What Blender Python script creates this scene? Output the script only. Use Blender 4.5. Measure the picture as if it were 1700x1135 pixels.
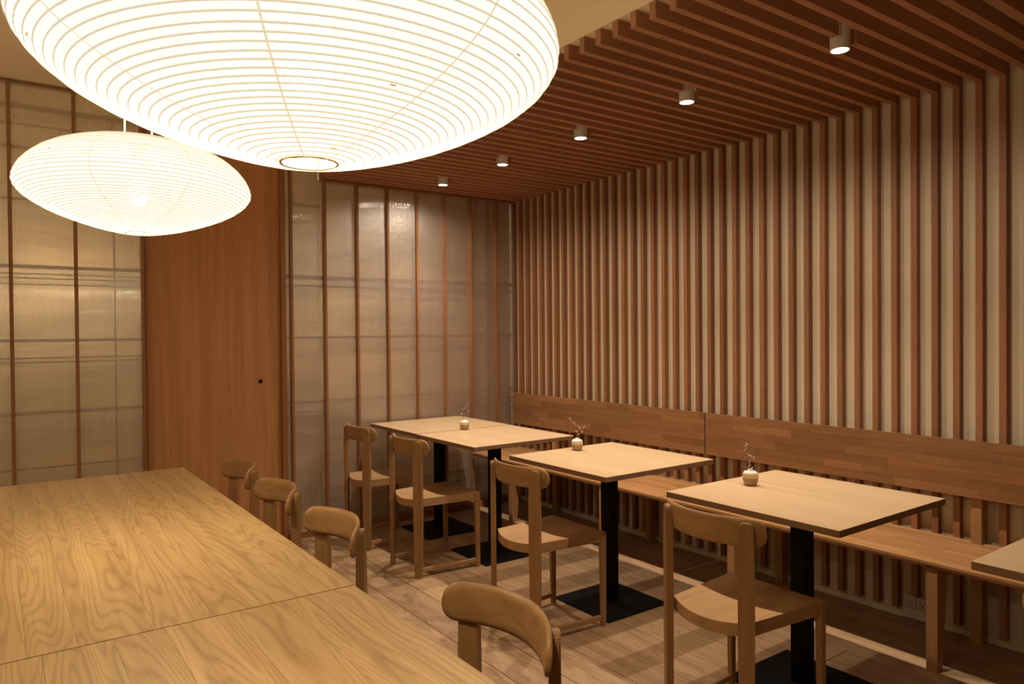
import bpy, bmesh, math, random
from mathutils import Vector, Matrix
random.seed(7)
sc = bpy.context.scene
for o in list(bpy.data.objects):
    bpy.data.objects.remove(o)
COL = sc.collection
PI = math.pi

# ------------------------------------------------------------------ camera, world, exposure
YAW, PITCH, ROLL, CAMH, FPX = math.radians(35.75), math.radians(-0.72), math.radians(0.5), 1.40, 1195.0
Fv = Vector((math.sin(YAW)*math.cos(PITCH), math.cos(YAW)*math.cos(PITCH), math.sin(PITCH)))
Rv = Vector((math.cos(YAW), -math.sin(YAW), 0)); Uv = Rv.cross(Fv)
R2 = math.cos(ROLL)*Rv - math.sin(ROLL)*Uv
U2 = math.cos(ROLL)*Uv + math.sin(ROLL)*Rv
cd = bpy.data.cameras.new('camera'); cam = bpy.data.objects.new('camera', cd); COL.objects.link(cam)
M = Matrix.Identity(4)
for i in range(3):
    M[i][0], M[i][1], M[i][2] = R2[i], U2[i], -Fv[i]
M[2][3] = CAMH
cam.matrix_world = M
cd.sensor_width = 36; cd.lens = FPX/1700*36; cd.clip_start = 0.02
sc.camera = cam
w = bpy.data.worlds.new('world'); sc.world = w; w.use_nodes = True
w.node_tree.nodes['Background'].inputs[0].default_value = (1.0, 0.62, 0.32, 1)
w.node_tree.nodes['Background'].inputs[1].default_value = 0.015
sc.view_settings.view_transform = 'Standard'; sc.view_settings.look = 'None'
sc.view_settings.gamma = 1; sc.view_settings.use_curve_mapping = False
sc.view_settings.exposure = 0.0
SPOT_W = 60.0
SPOT_COL = (1.0, 0.83, 0.64)
LANTERN_EMIT = (0.90, 0.85, 0.655)   # glowing paper
BULB_W = 66.0
BULB_COL = (1.0, 0.80, 0.53)

# ------------------------------------------------------------------ materials
def newmat(name):
    m = bpy.data.materials.new(name); m.use_nodes = True
    nt = m.node_tree; nt.nodes.clear()
    return m, nt, nt.nodes, nt.links
def N(ns, t, **kw):
    n = ns.new(t)
    for k, v in kw.items():
        if k.startswith('i_'):
            key = k[2:]
            n.inputs[int(key) if key.isdigit() else key].default_value = v
        else: setattr(n, k, v)
    return n
def wood(name, light, dark, axis='Y', fig=1.0, fine=1.0, rough=.45, vary=.16, figscale=1.0, bump=.12, spec=.4, rings=26, power=2.6, along=.9, hue=.004):
    """procedural oak-like wood; grain runs along local axis"""
    m, nt, ns, lk = newmat(name)
    tc = N(ns, 'ShaderNodeTexCoord'); oi = N(ns, 'ShaderNodeObjectInfo')
    off = N(ns, 'ShaderNodeVectorMath', operation='SCALE'); off.inputs[0].default_value = (37.1, 91.7, 53.3)
    lk.new(oi.outputs['Random'], off.inputs['Scale'])
    add = N(ns, 'ShaderNodeVectorMath', operation='ADD')
    lk.new(tc.outputs['Object'], add.inputs[0]); lk.new(off.outputs[0], add.inputs[1])
    def mapped(along, across):
        s = [across]*3; s['XYZ'.index(axis)] = along
        mp = N(ns, 'ShaderNodeVectorMath', operation='MULTIPLY'); mp.inputs[1].default_value = s
        lk.new(add.outputs[0], mp.inputs[0]); return mp
    m1 = mapped(along*figscale, 6.5*figscale)
    n1 = N(ns, 'ShaderNodeTexNoise', i_Scale=1.0, i_Detail=2.0, i_Roughness=.45, i_Distortion=.35); lk.new(m1.outputs[0], n1.inputs['Vector'])
    mu = N(ns, 'ShaderNodeMath', operation='MULTIPLY', i_1=rings*6.283/2); lk.new(n1.outputs[0], mu.inputs[0])
    si = N(ns, 'ShaderNodeMath', operation='SINE'); lk.new(mu.outputs[0], si.inputs[0])
    ab = N(ns, 'ShaderNodeMapRange', i_1=-1.0, i_2=1.0, i_3=0.0, i_4=1.0); lk.new(si.outputs[0], ab.inputs[0])
    pw = N(ns, 'ShaderNodeMath', operation='POWER', i_1=power); lk.new(ab.outputs[0], pw.inputs[0])
    m2 = mapped(9, 420)
    n2 = N(ns, 'ShaderNodeTexNoise', i_Scale=1.0, i_Detail=3.0, i_Roughness=.6); lk.new(m2.outputs[0], n2.inputs['Vector'])
    m3 = mapped(.8, 22)
    n3 = N(ns, 'ShaderNodeTexNoise', i_Scale=1.0, i_Detail=3.0, i_Roughness=.55); lk.new(m3.outputs[0], n3.inputs['Vector'])
    a = N(ns, 'ShaderNodeMath', operation='MULTIPLY', i_1=.42*fig); lk.new(pw.outputs[0], a.inputs[0])
    f2 = N(ns, 'ShaderNodeMapRange', i_1=.35, i_2=.7, i_3=0.0, i_4=.38*fine); lk.new(n2.outputs[0], f2.inputs[0])
    f3 = N(ns, 'ShaderNodeMapRange', i_1=.3, i_2=.7, i_3=0.0, i_4=.5); lk.new(n3.outputs[0], f3.inputs[0])
    s1 = N(ns, 'ShaderNodeMath', operation='ADD'); lk.new(a.outputs[0], s1.inputs[0]); lk.new(f2.outputs[0], s1.inputs[1])
    s2 = N(ns, 'ShaderNodeMath', operation='ADD', use_clamp=True); lk.new(s1.outputs[0], s2.inputs[0]); lk.new(f3.outputs[0], s2.inputs[1])
    mx = N(ns, 'ShaderNodeMix', data_type='RGBA'); mx.inputs[6].default_value = (*light, 1); mx.inputs[7].default_value = (*dark, 1)
    lk.new(s2.outputs[0], mx.inputs[0])
    hv = N(ns, 'ShaderNodeHueSaturation')
    vr = N(ns, 'ShaderNodeMapRange', i_1=0.0, i_2=1.0, i_3=1-vary, i_4=1+vary); lk.new(oi.outputs['Random'], vr.inputs[0])
    lk.new(vr.outputs[0], hv.inputs['Value'])
    fr = N(ns, 'ShaderNodeMath', operation='MULTIPLY', i_1=17.31); lk.new(oi.outputs['Random'], fr.inputs[0])
    fr2 = N(ns, 'ShaderNodeMath', operation='FRACT'); lk.new(fr.outputs[0], fr2.inputs[0])
    hr = N(ns, 'ShaderNodeMapRange', i_1=0.0, i_2=1.0, i_3=.5-hue, i_4=.5+hue); lk.new(fr2.outputs[0], hr.inputs[0])
    lk.new(hr.outputs[0], hv.inputs['Hue']); lk.new(mx.outputs[2], hv.inputs['Color'])
    p = N(ns, 'ShaderNodeBsdfPrincipled'); p.inputs['Roughness'].default_value = rough
    p.inputs['Specular IOR Level'].default_value = spec
    lk.new(hv.outputs[0], p.inputs['Base Color'])
    if bump:
        bp = N(ns, 'ShaderNodeBump', i_Strength=bump, i_Distance=.001); lk.new(s2.outputs[0], bp.inputs['Height']); lk.new(bp.outputs[0], p.inputs['Normal'])
    o = N(ns, 'ShaderNodeOutputMaterial'); lk.new(p.outputs[0], o.inputs[0])
    return m
def plain(name, col, rough=.5, metal=0, spec=.5, bump=0, bscale=400, mottle=0, emit=None, es=1):
    m, nt, ns, lk = newmat(name)
    p = N(ns, 'ShaderNodeBsdfPrincipled'); p.inputs['Base Color'].default_value = (*col, 1)
    p.inputs['Roughness'].default_value = rough; p.inputs['Metallic'].default_value = metal
    p.inputs['Specular IOR Level'].default_value = spec
    tc = N(ns, 'ShaderNodeTexCoord')
    if mottle:
        n = N(ns, 'ShaderNodeTexNoise', i_Scale=bscale/30, i_Detail=5.0); lk.new(tc.outputs['Object'], n.inputs['Vector'])
        mr = N(ns, 'ShaderNodeMapRange', i_1=.3, i_2=.7, i_3=1-mottle, i_4=1+mottle); lk.new(n.outputs[0], mr.inputs[0])
        vm = N(ns, 'ShaderNodeVectorMath', operation='SCALE'); vm.inputs[0].default_value = col
        lk.new(mr.outputs[0], vm.inputs['Scale']); lk.new(vm.outputs[0], p.inputs['Base Color'])
    if bump:
        n = N(ns, 'ShaderNodeTexNoise', i_Scale=bscale, i_Detail=3.0); lk.new(tc.outputs['Object'], n.inputs['Vector'])
        b = N(ns, 'ShaderNodeBump', i_Strength=bump, i_Distance=.001); lk.new(n.outputs[0], b.inputs['Height']); lk.new(b.outputs[0], p.inputs['Normal'])
    if emit:
        p.inputs['Emission Color'].default_value = (*emit, 1); p.inputs['Emission Strength'].default_value = es
    o = N(ns, 'ShaderNodeOutputMaterial'); lk.new(p.outputs[0], o.inputs[0])
    return m

W_TABLE = wood('oak_long_table', (.56, .385, .185), (.30, .175, .068), 'Y', fig=.8, fine=.7, rough=.42, vary=.045, figscale=1.0, rings=52, bump=.03, power=3.2, along=.62, hue=.002)
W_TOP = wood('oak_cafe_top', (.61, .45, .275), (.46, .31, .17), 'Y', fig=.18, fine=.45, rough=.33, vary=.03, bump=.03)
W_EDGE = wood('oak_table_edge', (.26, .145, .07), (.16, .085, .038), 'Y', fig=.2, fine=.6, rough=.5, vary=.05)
W_CHAIR = wood('oak_chair', (.37, .205, .086), (.22, .11, .040), 'Z', fig=.35, fine=.6, rough=.42, vary=.05)
W_CHAIRY = wood('oak_chair_y', (.42, .235, .095), (.24, .12, .042), 'Y', fig=.5, fine=.6, rough=.42, vary=.05)
W_CHAIRX = wood('oak_chair_x', (.42, .25, .115), (.29, .155, .062), 'X', fig=.4, fine=.6, rough=.42, vary=.05)
W_SLATZ = wood('slat_wood_vertical', (.33, .15, .068), (.20, .080, .034), 'Z', fig=.45, fine=.8, rough=.5, vary=.17, figscale=1.6)
W_SLATX = wood('slat_wood_horizontal', (.42, .205, .108), (.28, .125, .064), 'X', fig=.3, fine=.7, rough=.55, vary=.07, figscale=1.6)
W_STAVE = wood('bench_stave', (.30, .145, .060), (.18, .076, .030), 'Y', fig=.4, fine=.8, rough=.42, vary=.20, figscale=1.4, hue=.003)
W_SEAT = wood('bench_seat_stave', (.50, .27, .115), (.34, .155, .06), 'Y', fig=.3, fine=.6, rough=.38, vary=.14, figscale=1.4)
W_LEG = wood('bench_leg', (.42, .22, .09), (.29, .13, .05), 'Z', fig=.3, fine=.6, rough=.45, vary=.05)
W_FLOOR = wood('floor_plank', (.50, .335, .195), (.27, .155, .082), 'Y', fig=.7, fine=.9, rough=.5, vary=.13, figscale=1.3, bump=.25)
W_DOOR = wood('door_veneer', (.58, .29, .125), (.32, .135, .05), 'Z', fig=.18, fine=.9, rough=.38, vary=.0, figscale=1.0, rings=12, along=.25)
W_FRAME = wood('screen_frame', (.34, .16, .062), (.22, .09, .034), 'Z', fig=.3, fine=.6, rough=.5, vary=.08)
W_FRAMEX = wood('screen_rail', (.34, .16, .062), (.22, .09, .034), 'X', fig=.3, fine=.6, rough=.5, vary=.08)
PLASTER = plain('wall_plaster', (.60, .495, .36), .85, bump=.25, bscale=260, mottle=.03)
CEILP = plain('ceiling_plaster', (.80, .67, .45), .9, bump=.15, bscale=260, mottle=.02)
SKIRT = plain('painted_skirting', (.60, .53, .36), .6)
BLACK = plain('black_powder_coat', (.006, .0055, .005), .6, bump=.1, bscale=900, spec=.12)
HOLE = plain('screw_hole_dark', (.012, .006, .004), .8, spec=.1)
WHITEPL = plain('white_plastic', (.62, .58, .52), .45)
FIX = plain('spotlight_housing_white', (.62, .56, .48), .5)
LENS = plain('spotlight_lens', (.9, .9, .9), .3, emit=(1.0, .93, .82), es=14)
CORD = plain('white_cord', (.85, .78, .62), .5)
WIRE = plain('lantern_wire', (.45, .33, .18), .5)
RIB = plain('bamboo_rib', (.3, .24, .16), .8, emit=(1.0, .88, .64), es=.68)
SEAM = plain('paper_seam', (.7, .6, .4), .6, emit=(1.0, .88, .60), es=.66)
KNOT = plain('rib_splice', (.4, .28, .14), .6, emit=(.9, .55, .25), es=.45)
DARKROOM = plain('far_wall_paint', (.30, .23, .15), .8)
STEM = plain('dried_stem', (.16, .15, .05), .7)
BLOSSOM = plain('lilac_blossom', (.62, .40, .62), .7)
BLOSSOMW = plain('pale_blossom', (.72, .62, .58), .7)

# vase glaze: white crown, cream band, bare clay foot (real glaze bands, by height)
m, nt, ns, lk = newmat('vase_glaze'); VASE = m
tc = N(ns, 'ShaderNodeTexCoord'); sx = N(ns, 'ShaderNodeSeparateXYZ'); lk.new(tc.outputs['Object'], sx.inputs[0])
nz = N(ns, 'ShaderNodeTexNoise', i_Scale=60.0); lk.new(tc.outputs['Object'], nz.inputs['Vector'])
ad = N(ns, 'ShaderNodeMath', operation='MULTIPLY_ADD', i_1=.004); lk.new(nz.outputs[0], ad.inputs[0]); lk.new(sx.outputs[2], ad.inputs[2])
mr = N(ns, 'ShaderNodeMapRange', i_1=0.0, i_2=.07); lk.new(ad.outputs[0], mr.inputs[0])
cr = N(ns, 'ShaderNodeValToRGB'); cr.color_ramp.interpolation = 'CONSTANT'
cr.color_ramp.elements[0].color = (.36, .21, .12, 1); cr.color_ramp.elements[1].position = .50; cr.color_ramp.elements[1].color = (.62, .47, .29, 1)
e = cr.color_ramp.elements.new(.80); e.color = (.80, .77, .72, 1)
lk.new(mr.outputs[0], cr.inputs[0])
p = N(ns, 'ShaderNodeBsdfPrincipled'); p.inputs['Roughness'].default_value = .35; lk.new(cr.outputs[0], p.inputs['Base Color'])
o = N(ns, 'ShaderNodeOutputMaterial'); lk.new(p.outputs[0], o.inputs[0])

# lantern paper: glowing washi, thin, lit from within
m, nt, ns, lk = newmat('lantern_paper'); PAPER = m
tc = N(ns, 'ShaderNodeTexCoord')
nz = N(ns, 'ShaderNodeTexNoise', i_Scale=38.0, i_Detail=8.0, i_Roughness=.7, i_Distortion=1.5); lk.new(tc.outputs['Object'], nz.inputs['Vector'])
mr = N(ns, 'ShaderNodeMapRange', i_1=.3, i_2=.7, i_3=.9, i_4=1.1); lk.new(nz.outputs[0], mr.inputs[0])
em = N(ns, 'ShaderNodeEmission'); em.inputs[0].default_value = (LANTERN_EMIT[0]/LANTERN_EMIT[0], LANTERN_EMIT[1]/LANTERN_EMIT[0], LANTERN_EMIT[2]/LANTERN_EMIT[0], 1)
ml = N(ns, 'ShaderNodeMath', operation='MULTIPLY', i_1=LANTERN_EMIT[0]); lk.new(mr.outputs[0], ml.inputs[0]); lk.new(ml.outputs[0], em.inputs[1])
tr = N(ns, 'ShaderNodeBsdfTranslucent'); tr.inputs[0].default_value = (.016, .015, .012, 1)
ash = N(ns, 'ShaderNodeAddShader'); lk.new(em.outputs[0], ash.inputs[0]); lk.new(tr.outputs[0], ash.inputs[1])
tp = N(ns, 'ShaderNodeBsdfTransparent'); tp.inputs[0].default_value = (.30, .30, .30, 1)      # thin paper lets part of the light straight through
as2 = N(ns, 'ShaderNodeAddShader'); lk.new(ash.outputs[0], as2.inputs[0]); lk.new(tp.outputs[0], as2.inputs[1])
o = N(ns, 'ShaderNodeOutputMaterial'); lk.new(as2.outputs[0], o.inputs[0])

# ribbed translucent sheet in front of the screens
def sheet(name, tint, opac, rough, spec):
    m, nt, ns, lk = newmat(name)
    tc = N(ns, 'ShaderNodeTexCoord'); sx = N(ns, 'ShaderNodeSeparateXYZ'); lk.new(tc.outputs['Object'], sx.inputs[0])
    fr = N(ns, 'ShaderNodeMath', operation='MULTIPLY', i_1=2*PI/.0085); lk.new(sx.outputs[0], fr.inputs[0])
    si = N(ns, 'ShaderNodeMath', operation='SINE'); lk.new(fr.outputs[0], si.inputs[0])
    sc1 = N(ns, 'ShaderNodeVectorMath', operation='MULTIPLY'); sc1.inputs[1].default_value = (6, 6, 4); lk.new(tc.outputs['Object'], sc1.inputs[0])
    nz = N(ns, 'ShaderNodeTexNoise', i_Scale=1.6, i_Detail=4.0, i_Roughness=.6, i_Distortion=1.2); lk.new(sc1.outputs[0], nz.inputs['Vector'])
    b1 = N(ns, 'ShaderNodeBump', i_Strength=.5, i_Distance=.0005); lk.new(si.outputs[0], b1.inputs['Height'])
    b2 = N(ns, 'ShaderNodeBump', i_Strength=.3, i_Distance=.01); lk.new(nz.outputs[0], b2.inputs['Height']); lk.new(b1.outputs[0], b2.inputs['Normal'])
    st = N(ns, 'ShaderNodeVectorMath', operation='MULTIPLY'); st.inputs[1].default_value = (220, 220, 260); lk.new(tc.outputs['Object'], st.inputs[0])
    n2 = N(ns, 'ShaderNodeTexNoise', i_Scale=1.0, i_Detail=2.0); lk.new(st.outputs[0], n2.inputs['Vector'])
    st3 = N(ns, 'ShaderNodeVectorMath', operation='MULTIPLY'); st3.inputs[1].default_value = (60, 60, 1.2); lk.new(tc.outputs['Object'], st3.inputs[0])
    n3 = N(ns, 'ShaderNodeTexNoise', i_Scale=1.0, i_Detail=2.0); lk.new(st3.outputs[0], n3.inputs['Vector'])
    sa = N(ns, 'ShaderNodeMath', operation='ADD'); lk.new(n2.outputs[0], sa.inputs[0]); lk.new(n3.outputs[0], sa.inputs[1])
    mm = N(ns, 'ShaderNodeMapRange', i_1=.7, i_2=1.3, i_3=.78, i_4=1.2); lk.new(sa.outputs[0], mm.inputs[0])
    cs = N(ns, 'ShaderNodeVectorMath', operation='SCALE'); cs.inputs[0].default_value = tint; lk.new(mm.outputs[0], cs.inputs['Scale'])
    df = N(ns, 'ShaderNodeBsdfDiffuse'); lk.new(cs.outputs[0], df.inputs[0])
    t = N(ns, 'ShaderNodeBsdfTransparent'); t.inputs[0].default_value = (.97, .95, .92, 1)
    mx = N(ns, 'ShaderNodeMixShader', i_0=opac); lk.new(t.outputs[0], mx.inputs[1]); lk.new(df.outputs[0], mx.inputs[2])
    g1 = N(ns, 'ShaderNodeBsdfGlossy'); g1.inputs[0].default_value = (.95, .93, .92, 1); g1.inputs['Roughness'].default_value = rough
    g2 = N(ns, 'ShaderNodeBsdfGlossy'); g2.inputs[0].default_value = (.95, .95, .95, 1); g2.inputs['Roughness'].default_value = .05
    lk.new(b2.outputs[0], g1.inputs['Normal']); lk.new(b1.outputs[0], g2.inputs['Normal'])
    m1_ = N(ns, 'ShaderNodeMixShader', i_0=spec); lk.new(mx.outputs[0], m1_.inputs[1]); lk.new(g1.outputs[0], m1_.inputs[2])
    m2_ = N(ns, 'ShaderNodeMixShader', i_0=.045); lk.new(m1_.outputs[0], m2_.inputs[1]); lk.new(g2.outputs[0], m2_.inputs[2])
    o = N(ns, 'ShaderNodeOutputMaterial'); lk.new(m2_.outputs[0], o.inputs[0])
    return m
SHEET_R = sheet('ribbed_sheet_right', (.60, .47, .40), .14, .42, .25)
SHEET_L = sheet('ribbed_sheet_left', (.75, .62, .42), .16, .37, .25)
# woven cloth behind
m, nt, ns, lk = newmat('woven_backing'); CLOTH = m
tc = N(ns, 'ShaderNodeTexCoord')
a = N(ns, 'ShaderNodeVectorMath', operation='MULTIPLY'); a.inputs[1].default_value = (3, 3, 160); lk.new(tc.outputs['Object'], a.inputs[0])
n1 = N(ns, 'ShaderNodeTexNoise', i_Scale=1.0, i_Detail=3.0); lk.new(a.outputs[0], n1.inputs['Vector'])
b = N(ns, 'ShaderNodeVectorMath', operation='MULTIPLY'); b.inputs[1].default_value = (.6, .6, 6); lk.new(tc.outputs['Object'], b.inputs[0])
n2 = N(ns, 'ShaderNodeTexNoise', i_Scale=1.0, i_Detail=2.0); lk.new(b.outputs[0], n2.inputs['Vector'])
s = N(ns, 'ShaderNodeMath', operation='ADD'); lk.new(n1.outputs[0], s.inputs[0]); lk.new(n2.outputs[0], s.inputs[1])
mr = N(ns, 'ShaderNodeMapRange', i_1=.7, i_2=1.3, i_3=.7, i_4=1.25); lk.new(s.outputs[0], mr.inputs[0])
cs = N(ns, 'ShaderNodeVectorMath', operation='SCALE'); cs.inputs[0].default_value = (.78, .66, .49); lk.new(mr.outputs[0], cs.inputs['Scale'])
p = N(ns, 'ShaderNodeBsdfDiffuse'); lk.new(cs.outputs[0], p.inputs['Color'])
q = N(ns, 'ShaderNodeBsdfTranslucent'); lk.new(cs.outputs[0], q.inputs['Color'])
x_ = N(ns, 'ShaderNodeMixShader', i_0=.5); lk.new(p.outputs[0], x_.inputs[1]); lk.new(q.outputs[0], x_.inputs[2])
o = N(ns, 'ShaderNodeOutputMaterial'); lk.new(x_.outputs[0], o.inputs[0])

# ------------------------------------------------------------------ mesh helpers
def add_box(bm, x0, x1, y0, y1, z0, z1, bev=0, seg=1):
    r = bmesh.ops.create_cube(bm, size=1.0)
    vs = r['verts']
    for v in vs:
        v.co = Vector(((x0+x1)/2 + v.co.x*(x1-x0), (y0+y1)/2 + v.co.y*(y1-y0), (z0+z1)/2 + v.co.z*(z1-z0)))
    if bev:
        es = list({e for v in vs for e in v.link_edges})
        bmesh.ops.bevel(bm, geom=es, offset=bev, segments=seg, profile=.5, affect='EDGES')
    return vs
def add_lathe(bm, prof, n=32, cap0=True, cap1=True):
    rows = []
    for r, z in prof:
        rows.append([bm.verts.new((r*math.cos(2*PI*k/n), r*math.sin(2*PI*k/n), z)) for k in range(n)])
    for i in range(len(rows)-1):
        for k in range(n):
            bm.faces.new((rows[i][k], rows[i][(k+1) % n], rows[i+1][(k+1) % n], rows[i+1][k]))
    if cap0: bm.faces.new(rows[0][::-1])
    if cap1: bm.faces.new(rows[-1])
def add_tube(bm, pts, r, n=6, closed=False, r2=None):
    pts = [Vector(p) for p in pts]; rows = []
    L = len(pts)
    for i, p in enumerate(pts):
        a = pts[(i-1) % L] if (closed or i > 0) else p
        b = pts[(i+1) % L] if (closed or i < L-1) else p
        t = (b-a).normalized()
        up = Vector((0, 0, 1)) if abs(t.z) < .9 else Vector((1, 0, 0))
        s = t.cross(up).normalized(); u = s.cross(t)
        rr = r if r2 is None else r + (r2-r)*i/(L-1)
        rows.append([bm.verts.new(p + rr*(math.cos(2*PI*k/n)*s + math.sin(2*PI*k/n)*u)) for k in range(n)])
    for i in range(L if closed else L-1):
        A, B = rows[i], rows[(i+1) % L]
        for k in range(n):
            bm.faces.new((A[k], A[(k+1) % n], B[(k+1) % n], B[k]))
    if not closed:
        bm.faces.new(rows[0][::-1]); bm.faces.new(rows[-1])
def link(name, mesh, parent=None, loc=(0, 0, 0), rotz=0):
    o = bpy.data.objects.new(name, mesh); COL.objects.link(o)
    if parent: o.parent = parent
    o.location = loc
    if rotz: o.rotation_euler = (0, 0, rotz)
    return o
def mesh_of(name, bm, mat, smooth=False):
    bmesh.ops.recalc_face_normals(bm, faces=bm.faces)
    me = bpy.data.meshes.new(name); bm.to_mesh(me); bm.free()
    me.materials.append(mat)
    if smooth:
        for f in me.polygons: f.use_smooth = True
    return me
def obj(name, bm, mat, parent=None, loc=(0, 0, 0), rotz=0, smooth=False):
    return link(name, mesh_of(name, bm, mat, smooth), parent, loc, rotz)
def boxobj(name, dims, mat, parent=None, bev=0, seg=1):
    """box placed with its own origin at its centre"""
    x0, x1, y0, y1, z0, z1 = dims
    bm = bmesh.new(); add_box(bm, -(x1-x0)/2, (x1-x0)/2, -(y1-y0)/2, (y1-y0)/2, -(z1-z0)/2, (z1-z0)/2, bev, seg)
    return obj(name, bm, mat, parent, ((x0+x1)/2, (y0+y1)/2, (z0+z1)/2))
def thing(name, label, cat, loc=(0, 0, 0), rotz=0, group=None):
    o = bpy.data.objects.new(name, None); COL.objects.link(o)
    o.empty_display_size = .1
    o.location = loc; o.rotation_euler = (0, 0, rotz)
    o['label'] = label; o['category'] = cat
    if group: o['group'] = group
    return o
def dup(root, loc, rotz, label):
    def cp(o, par):
        c = o.copy(); COL.objects.link(c); c.parent = par
        for ch in kids[o.name]: cp(ch, c)
        return c
    kids = {}
    def walk(o):
        kids[o.name] = list(o.children)
        for c in o.children: walk(c)
    walk(root)
    r = cp(root, None); r.location = loc; r.rotation_euler = (0, 0, rotz); r['label'] = label
    return r
def structure(o, label=None):
    o['kind'] = 'structure'
    if label: o['label'] = label
    return o

# ------------------------------------------------------------------ the room
XL, XR, YN, YB = -2.2, 3.59, -2.2, 5.62      # wall faces
ZHI, ZLO = 2.84, 2.552                        # plaster ceiling, lowered ceiling over the benches
SLX, SLW, PITCHS, SL0 = 3.555, .029, .093, 1.2915
XS = 1.88                                     # left end of the ceiling slats

bm = bmesh.new(); add_box(bm, XL, XR+.1, YN, YB+.1, -.08, -.021)
floor = structure(obj('floor', bm, HOLE), 'wide-board oiled oak floor')
# planks
k = 0
x = 1.680 - .19*20
rng = random.Random(3)
while x < XR - .002:
    y = YN + rng.uniform(0, .8) - .8
    x1 = min(x+.19, XR)
    while y < YB:
        L = rng.uniform(1.3, 2.4); y0 = max(y, YN); y1 = min(y+L, YB)
        if x1 > XL and y1 - y0 > .05:
            boxobj('plank', (max(x, XL)+.0017, x1-.0017, y0+.0012, y1-.0012, -.02, 0), W_FLOOR, floor, bev=.0012)
        y += L
    x += .19

bm = bmesh.new()
add_box(bm, XL, XS, YN, YB+.1, ZHI, ZHI+.1)
add_box(bm, XS, XR+.1, YN, YB+.1, ZLO, ZHI+.1)
ceiling = structure(obj('ceiling', bm, CEILP), 'plaster ceiling, lowered and lined with wooden slats over the benches')
lamp_k = [2, 10, 18, 26, 34]
LX = 2.622
KS = list(range(-16, 40))
XE = SLX - .004
full = bmesh.new(); add_box(full, -(XE-XS)/2, (XE-XS)/2, -SLW/2, SLW/2, -.03, .03, .0012)
full = mesh_of('slat', full, W_SLATX)
GAP = .062
def half(a, b):
    bm = bmesh.new(); add_box(bm, -(b-a)/2, (b-a)/2, -SLW/2, SLW/2, -.03, .03, .0012); return mesh_of('slat', bm, W_SLATX)
hA, hB = half(XS, LX-GAP), half(LX+GAP, XE)
bm = bmesh.new(); add_lathe(bm, [(.0036, 0), (.0036, .0012)], 10); holeM = mesh_of('screw_hole', bm, HOLE)
zc = ZLO - .03
for k in KS:
    y = SL0 + PITCHS*k
    if k in lamp_k:
        a = link('slat', hA, ceiling, ((XS+LX-GAP)/2, y, zc)); b = link('slat', hB, ceiling, ((LX+GAP+XE)/2, y, zc))
        hs = [(a, 2.035-(XS+LX-GAP)/2), (b, 2.704-(LX+GAP+XE)/2), (b, 3.378-(LX+GAP+XE)/2)]
    else:
        a = link('slat', full, ceiling, ((XS+XE)/2, y, zc))
        hs = [(a, hx-(XS+XE)/2) for hx in (2.035, 2.704, 3.378)]
    for s_, hx in hs:
        link('screw_hole', holeM, s_, (hx, 0, -.0307))

bm = bmesh.new(); add_box(bm, XR, XR+.1, YN, YB+.1, 0, ZHI+.1)
wall_right = structure(obj('wall_right', bm, PLASTER), 'cream plaster wall behind vertical wooden slats')
def slat_mesh(z0, z1):
    bm = bmesh.new(); add_box(bm, SLX-(SLX+XR)/2, XR-(SLX+XR)/2, -SLW/2, SLW/2, -(z1-z0)/2, (z1-z0)/2, .0012); return mesh_of('slat', bm, W_SLATZ)
Z0 = .045
sm = slat_mesh(Z0, ZLO); sms = slat_mesh(.122, ZLO)
for k in KS:
    y = SL0 + PITCHS*k
    if k == 4: link('slat', sms, wall_right, ((SLX+XR)/2, y, (.122+ZLO)/2))
    else: link('slat', sm, wall_right, ((SLX+XR)/2, y, (Z0+ZLO)/2))
bm = bmesh.new(); add_box(bm, XR-.012, XR, YN, 1.60, 0, .028, .002); add_box(bm, XR-.012, XR, 1.728, YB, 0, .028, .002)
structure(obj('baseboard_right', bm, SKIRT), 'low cream skirting under the slats')

# back wall and the other, unseen walls
bm = bmesh.new(); add_box(bm, XL, XR+.1, YB+.05, YB+.15, 0, ZHI+.1)
structure(obj('wall_back', bm, DARKROOM), 'wall behind the screens')
bm = bmesh.new(); add_box(bm, XL-.1, XL, YN, YB+.15, 0, ZHI+.1)
structure(obj('wall_left', bm, PLASTER))
bm = bmesh.new(); add_box(bm, XL-.1, XR+.1, YN-.1, YN, 0, ZHI+.1)
structure(obj('wall_front', bm, PLASTER))

# ------------------------------------------------------------------ door between the screens
DX0, DX1 = .771, 1.585
bm = bmesh.new(); add_box(bm, DX0, DX1, 4.905, 4.945, .0, ZHI)
door = structure(obj('door_1', bm, W_DOOR), 'tall flush door of brown veneer with a round finger hole')
bm = bmesh.new()
add_tube(bm, [(.013*math.cos(t*PI/12), 0, .013*math.sin(t*PI/12)) for t in range(24)], .0022, 6, True)
obj('finger_hole_rim', bm, plain('rim_brown', (.07, .03, .012), .5), door, (1.449, 4.905, 1.09), smooth=True)
bm = bmesh.new(); add_lathe(bm, [(.012, 0), (.012, .002)], 20)
h_ = obj('finger_hole', bm, HOLE, door, (1.449, 4.9045, 1.09)); h_.rotation_euler = (PI/2, 0, 0)
for i, (a, b, y) in enumerate([(.737, .752, 4.875), (.755, .771, 4.885)]):
    structure(boxobj('trim_%d' % (i+1), (a, b, y, 4.95, 0, ZHI), W_FRAME, None, .002), 'upright wooden trim beside the door')
structure(boxobj('trim_3', (1.585, 1.620, 4.875, 4.95, 0, ZHI), W_FRAME, None, .002), 'upright wooden trim beside the door')

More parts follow.
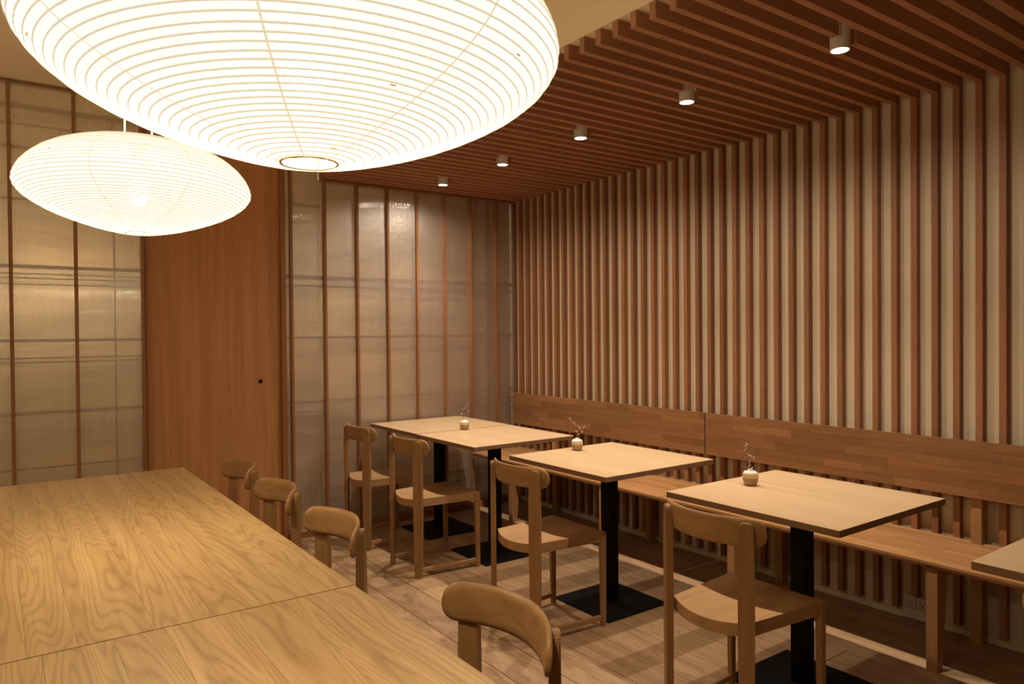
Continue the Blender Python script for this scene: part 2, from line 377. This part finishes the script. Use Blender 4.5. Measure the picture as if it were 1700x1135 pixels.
# ------------------------------------------------------------------ screens of ribbed sheet
def screen(name, label, x0, x1, ztop, mull, thin, sheetmat, bands, mw=.018):
    r = thing(name, label, 'screen', ((x0+x1)/2, 4.92, 0))
    cx = (x0+x1)/2
    def bx(n, a, b, y0, y1, z0, z1, m, bev=0): return boxobj(n, (a-cx, b-cx, y0-4.92, y1-4.92, z0, z1), m, r, bev)
    bx('backing_cloth', x0, x1, 4.962, 4.966, .05, ztop, CLOTH)
    edges = [x0] + list(mull) + [x1]
    for a, b in zip(edges[:-1], edges[1:]):
        if b-a > .02: bx('sheet', a+.001, b-.001, 4.905, 4.909, .052, ztop-.001, sheetmat)
    for q in mull: bx('mullion', q-mw/2, q+mw/2, 4.880, 4.925, .05, ztop, W_FRAME, .002)
    for q in thin: bx('thin_batten', q-.005, q+.005, 4.926, 4.94, .05, ztop, W_FRAME)
    for z, t in bands: bx('cross_batten', x0, x1, 4.912, 4.922, z-t/2, z+t/2, W_FRAMEX)
    bx('sill', x0, x1, 4.85, 4.955, 0, .05, W_FRAMEX, .003)
    bx('head_rail', x0, x1, 4.89, 4.955, ztop-.012, ztop, W_FRAMEX)
    return r
screen('ribbed_screen', 'ribbed translucent screen with slim wooden mullions, right of the door behind the far tables', 1.8801, 3.553, ZLO-.062,
       [1.904+.2435*i for i in range(7)], [3.20, 3.305, 3.32], SHEET_R, [(1.80, .03), (1.74, .014), (1.38, .018), (.93, .022), (.86, .01), (.83, .01), (.30, .01), (.22, .008)])
screen('ribbed_screen', 'narrow tall ribbed screen strip beside the door, under the tip of the nearer lantern', 1.621, 1.8799, ZHI-.002,
       [1.663], [], SHEET_R, [(2.30, .01), (1.80, .03), (1.74, .012), (1.38, .014), (.93, .02), (.86, .008), (.83, .008), (.30, .008), (.22, .006)])
screen('ribbed_screen', 'golden ribbed translucent screen left of the door, behind the smaller lantern', -2.15, .736, ZHI-.002,
       [-1.789, -1.477, -1.165, -.853, -.541, -.229, .083, .395], [.597], SHEET_L,
       [(2.70, .03), (2.60, .008), (2.47, .02), (2.18, .012), (1.80, .02), (1.76, .007), (1.735, .007), (1.70, .007), (1.38, .016), (1.28, .008), (1.255, .008), (.965, .02), (.65, .008)])

def back_lamp(x, y, z, watts, label):  # unseen lamps added behind the screens to make them glow
    r = thing('added_backlight', label, 'lamp', (x, YB+.05, z))
    bm = bmesh.new(); add_lathe(bm, [(.05, 0), (.05, .012), (.012, .014), (.012, .05)], 24)
    o = obj('wall_rose', bm, CORD, r); o.rotation_euler = (PI/2, 0, 0)
    bm = bmesh.new(); add_lathe(bm, [(.010, 0), (.03, .012), (.042, .04), (.038, .07), (.02, .09), (.004, .096)], 24)
    o = obj('globe', bm, plain('globe_glass', (.9, .85, .75), .3, emit=(1.0, .8, .5), es=2.0), r, (0, -.05, 0), smooth=True); o.rotation_euler = (PI/2, 0, 0)
    ld = bpy.data.lights.new('globe_light', 'POINT'); ld.energy = watts; ld.color = (1.0, 1.0, .86); ld.shadow_soft_size = .05
    lo = bpy.data.objects.new('globe_light', ld); COL.objects.link(lo); lo.parent = r; lo.location = (0, -.22, 0)
back_lamp(.25, 0, 1.72, 30.0, 'added unseen lamp behind the golden screen, making it glow')
back_lamp(2.0, 0, 1.62, 16.0, 'third added unseen lamp, lighting the ribbed screen right of the door from behind')
back_lamp(-1.1, 0, 1.72, 30.0, 'second added unseen lamp behind the golden screen, past the left edge')

# ------------------------------------------------------------------ benches
def staves(parent, name, x0, x1, y0, y1, z0, z1, rows, axis, mat, rng, lmin=.3, lmax=.75, gap=.0006):
    """edge glued staves laid along y; rows stacked along axis 'x' or 'z'"""
    for i in range(rows):
        y = y0 - rng.uniform(0, lmin)
        while y < y1-.001:
            L = rng.uniform(lmin, lmax); a, b = max(y, y0), min(y+L, y1)
            if y1-b < .08: b = y1
            if axis == 'z':
                h = (z1-z0)/rows; d = (x0, x1, a+gap/2, b-gap/2, z0+h*i+gap/2, z0+h*(i+1)-gap/2)
            else:
                h = (x1-x0)/rows; d = (x0+h*i+gap/2, x0+h*(i+1)-gap/2, a+gap/2, b-gap/2, z0, z1)
            boxobj(name, d, mat, parent)
            y = b
            if b >= y1: break
def bench(y0, y1, legs, label, seed):
    rng = random.Random(seed); yc = (y0+y1)/2
    r = thing('bench', label, 'bench', (3.3, yc, 0))
    X = lambda x: x-3.3
    Y = lambda y: y-yc
    # seat: core board with staves on top
    sx0, sx1 = 3.088, 3.512
    bm = bmesh.new()
    vs = add_box(bm, X(sx0), X(sx1), Y(y0), Y(y1), .424, .4395)
    for v in vs:
        if v.co.z < .43 and v.co.x < 0: v.co.x += .014
    seat = obj('seat', bm, W_SEAT, r)
    staves(seat, 'stave', X(sx0), X(sx1), Y(y0)+.001, Y(y1)-.001, .4395, .45, 9, 'x', W_SEAT, rng)
    boxobj('rear_strip', (X(3.520), X(3.553), Y(y0), Y(y1), .424, .45), W_SEAT, r, .001)
    # backrest
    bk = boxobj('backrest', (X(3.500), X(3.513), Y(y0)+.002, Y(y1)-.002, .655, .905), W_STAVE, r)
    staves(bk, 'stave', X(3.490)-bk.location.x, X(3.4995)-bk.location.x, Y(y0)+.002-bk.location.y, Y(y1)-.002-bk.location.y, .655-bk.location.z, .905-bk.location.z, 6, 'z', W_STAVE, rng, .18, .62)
    for ly in legs:
        bm = bmesh.new()
        vs = add_box(bm, -.045, .045, -.0225, .0225, 0, .424, .0015)
        for v in bm.verts:
            if v.co.x > 0 : v.co.x = .045 - (.424-v.co.z)/.424*.047
        obj('front_leg', bm, W_LEG, r, (X(3.141), Y(ly), 0))
        boxobj('rear_post', (X(3.5135), X(3.5545), Y(ly)-.0225, Y(ly)+.0225, 0, .88), W_LEG, r, .0015)
        boxobj('under_rail', (X(3.187), X(3.513), Y(ly)-.012, Y(ly)+.012, .375, .4235), W_LEG, r, .001)
    return r
bench(2.857, 4.845, (3.352, 4.34), 'far long bench with stave backrest, running into the corner by the ribbed screen', 5)
bench(.862, 2.853, (1.38, 2.37), 'nearer long bench with stave backrest, by the wall socket', 9)

# ------------------------------------------------------------------ cafe tables
def cafe_table(y0, y1, label, z=.75):
    yc = (y0+y1)/2; hw = .3725
    r = thing('cafe_table', label, 'table', (2.5855, yc, 0), group='square cafe tables along the bench')
    hy = (y1-y0)/2
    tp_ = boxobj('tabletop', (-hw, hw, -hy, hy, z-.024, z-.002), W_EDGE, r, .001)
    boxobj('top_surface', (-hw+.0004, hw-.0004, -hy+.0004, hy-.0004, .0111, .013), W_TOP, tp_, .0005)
    boxobj('column', (-.032, .032, -.032, .032, .008, z-.030), BLACK, r, .002)
    boxobj('base_plate', (-.208, .208, -.208, .208, 0, .008), BLACK, r, .002)
    boxobj('top_bracket', (-.16, .16, -.16, .16, z-.030, z-.0242), BLACK, r, .001)
    return r
cafe_table(.14, .882, 'square cafe table cut off by the right edge of the photo')
cafe_table(1.268, 2.008, 'nearest complete square cafe table, on a black pedestal, bearing a small vase')
cafe_table(2.365, 3.108, 'middle square cafe table, on a black pedestal, standing apart with a vase on it')
cafe_table(3.450, 4.138, 'far cafe table carrying a vase, pushed against the one by the screen')
cafe_table(4.142, 4.842, 'farthest cafe table, bare, against the ribbed screen', z=.752)

# ------------------------------------------------------------------ chairs
def make_chair(label):
    r = thing('dining_chair', label, 'chair', group='curved-back oak dining chairs')
    # seat: dished slab, back edge bowed
    bm = bmesh.new(); nx, ny = 12, 14
    def outline(u, v):      # u 0 back..1 front, v -1..1
        hw = .160 + .036*u
        y = v*hw
        xb = -.226 + .046*(abs(v)**2.0); xf = .196
        return xb+(xf-xb)*u, y
    top = [[None]*(ny+1) for _ in range(nx+1)]; bot = [[None]*(ny+1) for _ in range(nx+1)]
    for i in range(nx+1):
        for j in range(ny+1):
            u, v = i/nx, -1+2*j/ny
            x, y = outline(u, v)
            dish = -.013*(1-v*v)*min(1, (1-u)*1.6)
            top[i][j] = bm.verts.new((x, y, .450+dish)); bot[i][j] = bm.verts.new((x, y, .405+dish*.6))
    for i in range(nx):
        for j in range(ny):
            bm.faces.new((top[i][j], top[i+1][j], top[i+1][j+1], top[i][j+1]))
            bm.faces.new((bot[i][j], bot[i][j+1], bot[i+1][j+1], bot[i+1][j]))
    for i in range(nx):
        for j in (0, ny):
            bm.faces.new((top[i][j], top[i+1][j], bot[i+1][j], bot[i][j]))
    for j in range(ny):
        for i in (0, nx):
            bm.faces.new((top[i][j], top[i][j+1], bot[i][j+1], bot[i][j]))
    obj('seat', bm, W_CHAIRX, r)
    for s in (-1, 1):
        # flat rear leg board, turned to follow the backrest
        bm = bmesh.new()
        prof = [(0, .020), (.02, .0225), (.40, .0265), (.62, .0265), (.762, .024), (.777, .020), (.783, .012)]
        t = .0125
        rows = []
        for z, hw in prof:
            rows.append([bm.verts.new((sx*t, sy*hw, z)) for sx, sy in ((-1, -1), (1, -1), (1, 1), (-1, 1))])
        for a, b in zip(rows[:-1], rows[1:]):
            for k in range(4): bm.faces.new((a[k], a[(k+1) % 4], b[(k+1) % 4], b[k]))
        bm.faces.new(rows[0][::-1]); bm.faces.new(rows[-1])
        bmesh.ops.bevel(bm, geom=[e for e in bm.edges if abs((e.verts[0].co-e.verts[1].co).z) > .012 or e.verts[0].co.z > .7], offset=.003, segments=2, affect='EDGES')
        o = obj('rear_leg', bm, W_CHAIR, r, (-.2015, s*.165, 0), rotz=-s*math.radians(36))
        # front leg
        bm = bmesh.new(); add_box(bm, -.015, .015, -.013, .013, 0, .449, .002)
        for v in bm.verts:
            f_ = 1-.22*(1-v.co.z/.449); v.co.x = .015-(.015-v.co.x)*f_; v.co.y *= f_
        obj('front_leg', bm, W_CHAIR, r, (.183, s*.189, 0))
        # floor runner
        bm = bmesh.new(); add_box(bm, -.195, .172, -.008, .008, .030, .054, .002)
        for v in bm.verts: v.co.y += s*(.160+.028*(v.co.x+.195)/.367)
        obj('side_runner', bm, W_CHAIRX, r)
    boxobj('cross_bar', (-.100, -.076, -.156, .156, .031, .050), W_CHAIRY, r, .002)
    # backrest: bowed band with rounded ends, slightly reclined
    bm = bmesh.new(); n = 28; mrow = 8; th = .0075
    F_, B_ = [], []
    HW = .208
    for i in range(n+1):
        v = math.sin((-1+2*i/n)*PI/2); y = v*HW
        # superellipse end rounding
        rc = .036; d_ = HW-abs(y)
        hh = .047 if d_ >= rc else .047-rc+math.sqrt(max(0, rc*rc-(rc-d_)**2))
        zc_ = .746 + .003*(1-v*v)
        x0 = -.236+.084*v*v
        nx_, ny_ = 1.0, -2*.084*v/HW
        l_ = math.hypot(nx_, ny_); nx_ /= l_; ny_ /= l_
        fr, br = [], []
        for j in range(mrow+1):
            q = -1+2*j/mrow; z = zc_+q*hh
            xt = -.10*(z-.746)
            tt = th*(1-.55*max(0, abs(q)-.7)/.3)
            fr.append(bm.verts.new((x0+xt+nx_*tt, y+ny_*tt, z))); br.append(bm.verts.new((x0+xt-nx_*tt, y-ny_*tt, z)))
        F_.append(fr); B_.append(br)
    for i in range(n):
        for j in range(mrow):
            bm.faces.new((F_[i][j], F_[i+1][j], F_[i+1][j+1], F_[i][j+1])); bm.faces.new((B_[i][j], B_[i][j+1], B_[i+1][j+1], B_[i+1][j]))
        for j in (0, mrow): bm.faces.new((F_[i][j], F_[i+1][j], B_[i+1][j], B_[i][j]))
    for i in (0, n):
        for j in range(mrow): bm.faces.new((F_[i][j], F_[i][j+1], B_[i][j+1], B_[i][j]))
    obj('backrest', bm, W_CHAIRY, r, smooth=True)
    return r
CX = 2.155
c0 = make_chair('oak chair under the nearest complete cafe table, its seat half in shade')
c0.location = (CX, 1.60, 0)
dup(c0, (CX, 2.715, 0), 0, 'oak chair under the middle cafe table, seen from behind')
dup(c0, (CX+.003, 3.815, 0), 0, 'oak chair under the far cafe table with the vase, second from the screen')
dup(c0, (CX-.002, 4.50, 0), 0, 'oak chair closest to the ribbed screen, under the bare farthest table')
dup(c0, (CX, .472, 0), 0, 'oak chair showing only a sliver of backrest at the lower right edge')
for y, x, a, l in ((1.325, .735, PI, 'nearest chair at the long table, its big curved backrest at the bottom of the photo'),
                (2.295, .735, PI, 'long-table chair by the joint of the two tabletops, second nearest'),
                (2.93, .745, PI, 'long-table chair just past the joint, second from the door'),
                (3.525, .755, PI, 'long-table chair nearest the wooden door, smallest in view')):
    dup(c0, (x, y, 0), a, l)

# ------------------------------------------------------------------ long table: two tables end to end
def long_table(y0, y1, z, label, seed):
    rng = random.Random(seed); yc = (y0+y1)/2; xc = .35
    r = thing('long_table', label, 'table', (xc, yc, 0))
    top = boxobj('tabletop', (-.399, .399, y0-yc+.001, y1-yc-.001, z-.030, z-.012), W_TABLE, r)
    if seed == 1: ed = [-.4, -.305, -.215, -.065, .055, .165, .305, .4]
    else: ed = [-.4, -.28, -.15, -.05, .09, .215, .4]
    for a, b in zip(ed[:-1], ed[1:]):
        boxobj('board', (a+.00025-top.location.x, b-.00025-top.location.x, y0-yc, y1-yc, z-.0119-top.location.z, z-top.location.z), W_TABLE, top)
    for sx in (-1, 1):
        boxobj('side_apron', (sx*.33-.011, sx*.33+.011, y0-yc+.1, y1-yc-.1, z-.10, z-.0302), W_TABLE, r, .001)
        for yy in (y0-yc+.07, y1-yc-.07):
            boxobj('leg', (sx*.35-.028, sx*.35+.028, yy-.028, yy+.028, 0, z-.0302), W_LEG, r, .003)
    return r
long_table(1.754, 3.835, .7505, 'far half of the long oak communal table, reaching the golden screen', 1)
long_table(-.33, 1.7525, .749, 'near half of the long oak communal table, in the bottom left corner', 2)

# ------------------------------------------------------------------ vases with dried sprigs
def vase_mesh():
    bm = bmesh.new()
    pr = [(.020, 0), (.0245, .002), (.029, .012), (.0315, .024), (.0322, .038), (.0315, .048), (.0285, .055), (.022, .0595), (.0125, .0615), (.0105, .064), (.0115, .067), (.0095, .067), (.008, .062), (.008, .05)]
    add_lathe(bm, pr, 40, True, True)
    return mesh_of('bud_vase', bm, VASE, True)
vm_ = vase_mesh()
def sprig(loc, paths, blossoms, label, seed):
    rng = random.Random(seed)
    r = thing('flower_sprig', label, 'flower', loc, group='dried sprigs in the bud vases')
    for pth in paths:
        bm = bmesh.new(); add_tube(bm, pth, .0009, 5, r2=.0005); obj('stem', bm, STEM, r, smooth=True)
    for pos, c in blossoms:
        bm = bmesh.new()
        for q in range(5):
            a = 2*PI*q/5+rng.uniform(0, 1); d = Vector((math.cos(a)*.0022, rng.uniform(-.0015, .0015), math.sin(a)*.0022))
            g = bmesh.ops.create_icosphere(bm, subdivisions=1, radius=.0017)
            for v in g['verts']: v.co = v.co*Vector((1, 1, .8)).length/1.6 + d if False else Vector((v.co.x, v.co.y, v.co.z*.8)) + d
        obj('blossom', bm, BLOSSOM if c else BLOSSOMW, r, pos)
    return r
# sprig paths in a local frame: a = to the right as seen, z up
rt = Vector((math.cos(YAW), -math.sin(YAW), 0))
def S(a, z, d=0): 
    v = rt*a + Vector((0, 0, z)); return (v.x, v.y+d, v.z)
vases = [((2.575, 4.135), 'small stoneware vase on the far joined tables'), ((2.605, 3.012), 'small stoneware vase on the middle cafe table'), ((2.580, 1.872), 'small stoneware vase on the nearest complete cafe table')]
for (x, y), lab in vases:
    o = link('bud_vase', vm_, None, (x, y, .75)); o['label'] = lab; o['category'] = 'vase'; o['group'] = 'stoneware bud vases on the cafe tables'
zb = .75+.051
def bl(pts, seed):
    rng = random.Random(seed); out = []
    for (a, z) in pts:
        for q in range(2):
            out.append((S(a+rng.uniform(-.003, .003), z+rng.uniform(-.004, .004), rng.uniform(-.004, .004)), rng.random() < .6))
    return out
sprig((2.575, 4.135, zb), [[S(0, 0), S(-.010, .03), S(-.018, .058), S(-.008, .082), S(.012, .104), S(.022, .118)], [S(.002, 0), S(.008, .035), S(.022, .062), S(.030, .075)]],
      bl([(-.016, .05), (-.019, .062), (-.009, .082), (.0, .093), (.013, .106), (.022, .118), (.023, .064), (.031, .077), (.008, .035)], 1), 'thin curling dried sprig in the vase on the far joined tables', 1)
sprig((2.605, 3.012, zb), [[S(0, 0), S(-.004, .03), S(.010, .068), S(-.006, .09), S(-.024, .105), S(-.042, .122)], [S(.002, 0), S(.010, .04), S(.028, .062), S(.044, .082)], [S(.008, .06), S(.030, .05)]],
      bl([(-.042, .122), (-.034, .114), (-.022, .104), (-.010, .093), (.004, .08), (.012, .072), (.016, .066), (.030, .072), (.042, .08), (.030, .052), (.008, .038), (-.003, .055)], 2), 'pink-tipped dried sprig leaning left in the vase on the middle table', 2)
sprig((2.580, 1.872, zb), [[S(0, 0), S(-.002, .035), S(.0, .055), S(-.012, .078), S(-.020, .098), S(-.017, .124)], [S(0, .05), S(.014, .062)], [S(0, .0), S(-.010, .022)], [S(0, 0), S(.012, .022)]],
      bl([(-.017, .124), (-.020, .114), (-.016, .104), (-.022, .096), (-.010, .078), (-.004, .074), (.004, .068), (.014, .062), (-.001, .052), (.0, .038), (-.008, .026), (.010, .02), (.003, .018)], 3), 'upright lilac dried sprig in the vase on the nearest complete table', 3)

# ------------------------------------------------------------------ wall socket
r = thing('power_socket', 'cream double wall socket low on the wall under the nearer bench', 'socket', (XR, 1.663, 0))
boxobj('backplate', (-.013, 0, -.064, .064, .004, .118), WHITEPL, r, .002)
for dy in (.030, -.030):
    boxobj('socket_plate', (-.019, -.0131, dy-.0285, dy+.0285, .060, .115), WHITEPL, r, .002)
    bm = bmesh.new(); add_tube(bm, [(0, .021*math.cos(t*PI/12), .021*math.sin(t*PI/12)) for t in range(24)], .0008, 4, True)
    obj('socket_rim', bm, plain('socket_shadow_line', (.28, .24, .2), .6), r, (-.0192, dy, .088))
    for py, pz, pr in ((.0095, .003, .0028), (-.0095, .003, .0028), (0, -.010, .0032)):
        bm = bmesh.new(); add_lathe(bm, [(pr, 0), (pr, .0006)], 12)
        o = obj('pin_hole', bm, HOLE, r, (-.0190, dy+py, .088+pz)); o.rotation_euler = (0, -PI/2, 0)
boxobj('blank_plate', (-.019, -.0131, -.060, .060, .008, .056), WHITEPL, r, .002)

# ------------------------------------------------------------------ ceiling spotlights
def spot(k, label, first=None):
    y = SL0 + PITCHS*k + .018
    zt = ZLO; zb_ = 2.460
    r = thing('ceiling_spotlight', label, 'spotlight', (LX, y, zt), group='ceiling spotlights in the slats')
    bm = bmesh.new()
    add_lathe(bm, [(.034, 0), (.034, -.004), (.036, -.006), (.036, zb_-zt+.001), (.0345, zb_-zt), (.0320, zb_-zt), (.0320, zb_-zt+.004)], 36, True, False)
    obj('housing', bm, FIX, r)
    bm = bmesh.new(); add_lathe(bm, [(.0318, zb_-zt+.0035), (.0318, zb_-zt+.006)], 36)
    obj('lens', bm, LENS, r)
    ld = bpy.data.lights.new('spotlight_beam', 'SPOT'); ld.energy = SPOT_W; ld.color = SPOT_COL
    ld.spot_size = math.radians(98); ld.spot_blend = 1.0; ld.shadow_soft_size = .012
    lo = bpy.data.objects.new('spotlight_beam', ld); COL.objects.link(lo); lo.parent = r; lo.location = (0, 0, zb_-zt-.014)
    ld = bpy.data.lights.new('spotlight_spill', 'SPOT'); ld.energy = SPOT_W*.32; ld.color = SPOT_COL
    ld.spot_size = math.radians(172); ld.spot_blend = .8; ld.shadow_soft_size = .02
    lo = bpy.data.objects.new('spotlight_spill', ld); COL.objects.link(lo); lo.parent = r; lo.location = (0, 0, zb_-zt-.014)
names = {2: 'ceiling spotlight nearest the camera, largest of the row', 10: 'second ceiling spotlight of the row, counted from the camera side',
         18: 'third ceiling spotlight, middle of the row of five', 26: 'fourth ceiling spotlight of the row, second from the ribbed screen', 34: 'ceiling spotlight closest to the ribbed screen, smallest of the row'}
for k in lamp_k: spot(k, names[k])

# ------------------------------------------------------------------ paper lanterns
def lantern(X, Y, zb, s, tx, ty, label, cord_a, seed, watts=BULB_W):
    rng = random.Random(seed)
    Rr, hl, hu, pl, ql, pu, qu, rt_, r0 = .3234*s, .1314*s, .1399*s, 1.7266, .8403, 1.7576, .4265, .0452*s, .036*s
    def prof(t):       # t 0..2
        if t <= 1: return hl*t, r0+(Rr-r0)*(1-(1-t)**pl)**ql
        q = t-1; return hl+hu*q, rt_+(Rr-rt_)*max(0.0, 1-q**pu)**qu
    # arc length table
    tab = [(0.0, *prof(0))]; L = 0
    K = 1200
    for i in range(1, K+1):
        t = 2*i/K; z, r_ = prof(t); z0, r0_ = tab[-1][1:]
        L += math.hypot(z-z0, r_-r0_); tab.append((L, z, r_))
    def at(l):
        lo, hi = 0, K
        while hi-lo > 1:
            m_ = (lo+hi)//2
            if tab[m_][0] <= l: lo = m_
            else: hi = m_
        a, b = tab[lo], tab[hi]; f_ = (l-a[0])/max(1e-9, b[0]-a[0])
        return a[1]+(b[1]-a[1])*f_, a[2]+(b[2]-a[2])*f_
    root = thing('paper_lantern', label, 'lamp', (X, Y, zb))
    root.rotation_euler = (ty, -tx, 0)
    NR = 58; nseg = 128; sub = 4
    bm = bmesh.new(); rows = []
    for i in range(NR*sub+1):
        l = L*i/(NR*sub); z, r_ = at(l)
        z2, r2 = at(min(L, l+.002)); z1, r1 = at(max(0, l-.002))
        dz, dr = z2-z1, r2-r1; d = math.hypot(dz, dr) or 1
        b_ = .0011*s*math.sin(PI*((i % sub)/sub))
        rr, zz = r_+dz/d*b_, z-dr/d*b_
        rows.append([bm.verts.new((rr*math.cos(2*PI*k/nseg), rr*math.sin(2*PI*k/nseg), zz)) for k in range(nseg)])
    for i in range(len(rows)-1):
        for k in range(nseg): bm.faces.new((rows[i][k], rows[i][(k+1) % nseg], rows[i+1][(k+1) % nseg], rows[i+1][k]))
    shade = obj('paper_shade', bm, PAPER, root, smooth=True)
    # one continuous bamboo spiral, as on the real thing
    bm = bmesh.new(); pts = []
    per = 96
    for i in range(NR*per+1):
        l = L*i/(NR*per); z, r_ = at(l); a = 2*PI*i/per
        wob = .0006*math.sin(a*.37+seed)+.0005*math.sin(a*3.1+seed*2)
        z2, r2 = at(min(L, l+.002)); z1, r1 = at(max(0, l-.002)); dz, dr = z2-z1, r2-r1; d = math.hypot(dz, dr) or 1
        off_ = .0009
        pts.append(((r_+dz/d*off_)*math.cos(a), (r_+dz/d*off_)*math.sin(a), z-dr/d*off_+wob*(abs(dz)/d)))
    add_tube(bm, pts, .00155*s, 4)
    obj('bamboo_spiral', bm, RIB, root)
    # paper seams between the gores
    for g in range(8):
        a = 2*PI*(g+.35)/8
        bm = bmesh.new(); pv = None
        for i in range(121):
            z, r_ = at(L*i/120)
            z2, r2 = at(min(L, L*i/120+.002)); z1, r1 = at(max(0, L*i/120-.002)); dz, dr = z2-z1, r2-r1; d = math.hypot(dz, dr) or 1
            hw = .0011
            c, s_ = math.cos(a), math.sin(a)
            ro = r_+dz/d*.0016; zo = z-dr/d*.0016
            q = [bm.verts.new((ro*c-s_*e_, ro*s_+c*e_, zo)) for e_ in (-hw, hw)]
            if pv: bm.faces.new((pv[0], pv[1], q[1], q[0]))
            pv = q
        obj('paper_seam', bm, SEAM, root)
    # splices in the bamboo
    for g in range(16):
        a = rng.uniform(0, 2*PI); l = L*rng.uniform(.05, .9); z, r_ = at(l)
        z2, r2 = at(min(L, l+.002)); z1, r1 = at(max(0, l-.002)); dz, dr = z2-z1, r2-r1; d = math.hypot(dz, dr) or 1
        da = .0035/r_
        bm = bmesh.new(); add_tube(bm, [((r_+dz/d*.0015)*math.cos(a+q), (r_+dz/d*.0015)*math.sin(a+q), z-dr/d*.0015) for q in (-da, 0, da)], .0011*s, 5)
        obj('rib_splice', bm, KNOT, root)
    # rings and wire
    bm = bmesh.new(); add_tube(bm, [(r0*math.cos(t*PI/24), r0*math.sin(t*PI/24), 0) for t in range(48)], .0021, 6, True)
    obj('bottom_ring', bm, WIRE, root, smooth=True)
    bm = bmesh.new(); add_tube(bm, [(rt_*math.cos(t*PI/24), rt_*math.sin(t*PI/24), hl+hu) for t in range(48)], .0018, 6, True)
    obj('top_ring', bm, CORD, root, smooth=True)
    bm = bmesh.new()
    add_tube(bm, [(-.026*s, .018*s, .003), (-.012*s, -.002*s, .006), (.004*s, -.012*s, .006), (.016*s, .006*s, .006), (.020*s, .026*s, .003)], .0009, 5)
    obj('frame_wire', bm, WIRE, root, smooth=True)
    # bulb on a socket
    bm = bmesh.new(); add_lathe(bm, [(.002, .085*s), (.016, .09*s), (.026, .105*s), (.030, .125*s), (.027, .148*s), (.017, .168*s), (.0135, .18*s), (.0135, .20*s)], 24)
    obj('bulb', bm, plain('bulb_glow', (.9, .85, .75), .3, emit=(1.0, .92, .78), es=1.0), root, smooth=True)
    bm = bmesh.new(); add_lathe(bm, [(.016, .20*s), (.018, .205*s), (.018, hl+hu-.012), (.012, hl+hu-.004)], 20)
    obj('lamp_holder', bm, CORD, root, smooth=True)
    bm = bmesh.new(); add_tube(bm, [(-rt_, 0, hl+hu), (rt_, 0, hl+hu)], .0016, 6); add_tube(bm, [(0, -rt_, hl+hu), (0, rt_, hl+hu)], .0016, 6)
    obj('top_crossbar', bm, CORD, root)
    for sg in (-1, 1):
        c = Vector((math.cos(cord_a)*rt_*.93*sg, math.sin(cord_a)*rt_*.93*sg, hl+hu))
        bm = bmesh.new(); add_tube(bm, [c, c+Vector((-ty*0, 0, .3)), Vector((c.x+tx*.6, c.y+ty*.6, ZHI-zb-.001))], .0028, 8)
        obj('suspension_cord', bm, CORD, root, smooth=True)
    bm = bmesh.new(); add_lathe(bm, [(.055, ZHI-zb-.022), (.058, ZHI-zb-.02), (.058, ZHI-zb-.0005)], 32)
    obj('ceiling_cup', bm, CORD, root, smooth=False)
    ld = bpy.data.lights.new('bulb_light', 'POINT'); ld.energy = watts; ld.color = BULB_COL; ld.shadow_soft_size = .045
    lo = bpy.data.objects.new('bulb_light', ld); COL.objects.link(lo); lo.parent = root; lo.location = (0, 0, .065*s)
    return root
lantern(.3224, .877, 1.6144, .959, 0, 0, 'large-looking paper lantern hanging closest to the camera at the top of the photo', -YAW, 1)
lantern(.3662, 2.4666, 1.7161, 1.0, -.0151, -.0333, 'paper lantern hanging farther along the long table, fully visible, before the golden screen', -YAW, 2)
lantern(-1.25, 3.55, 1.70, 1.0, 0, 0, 'added paper lantern, unseen beyond the left edge, for side light', -YAW, 4, 70.0)  # extra lantern out of view, added to light screens and door from the side
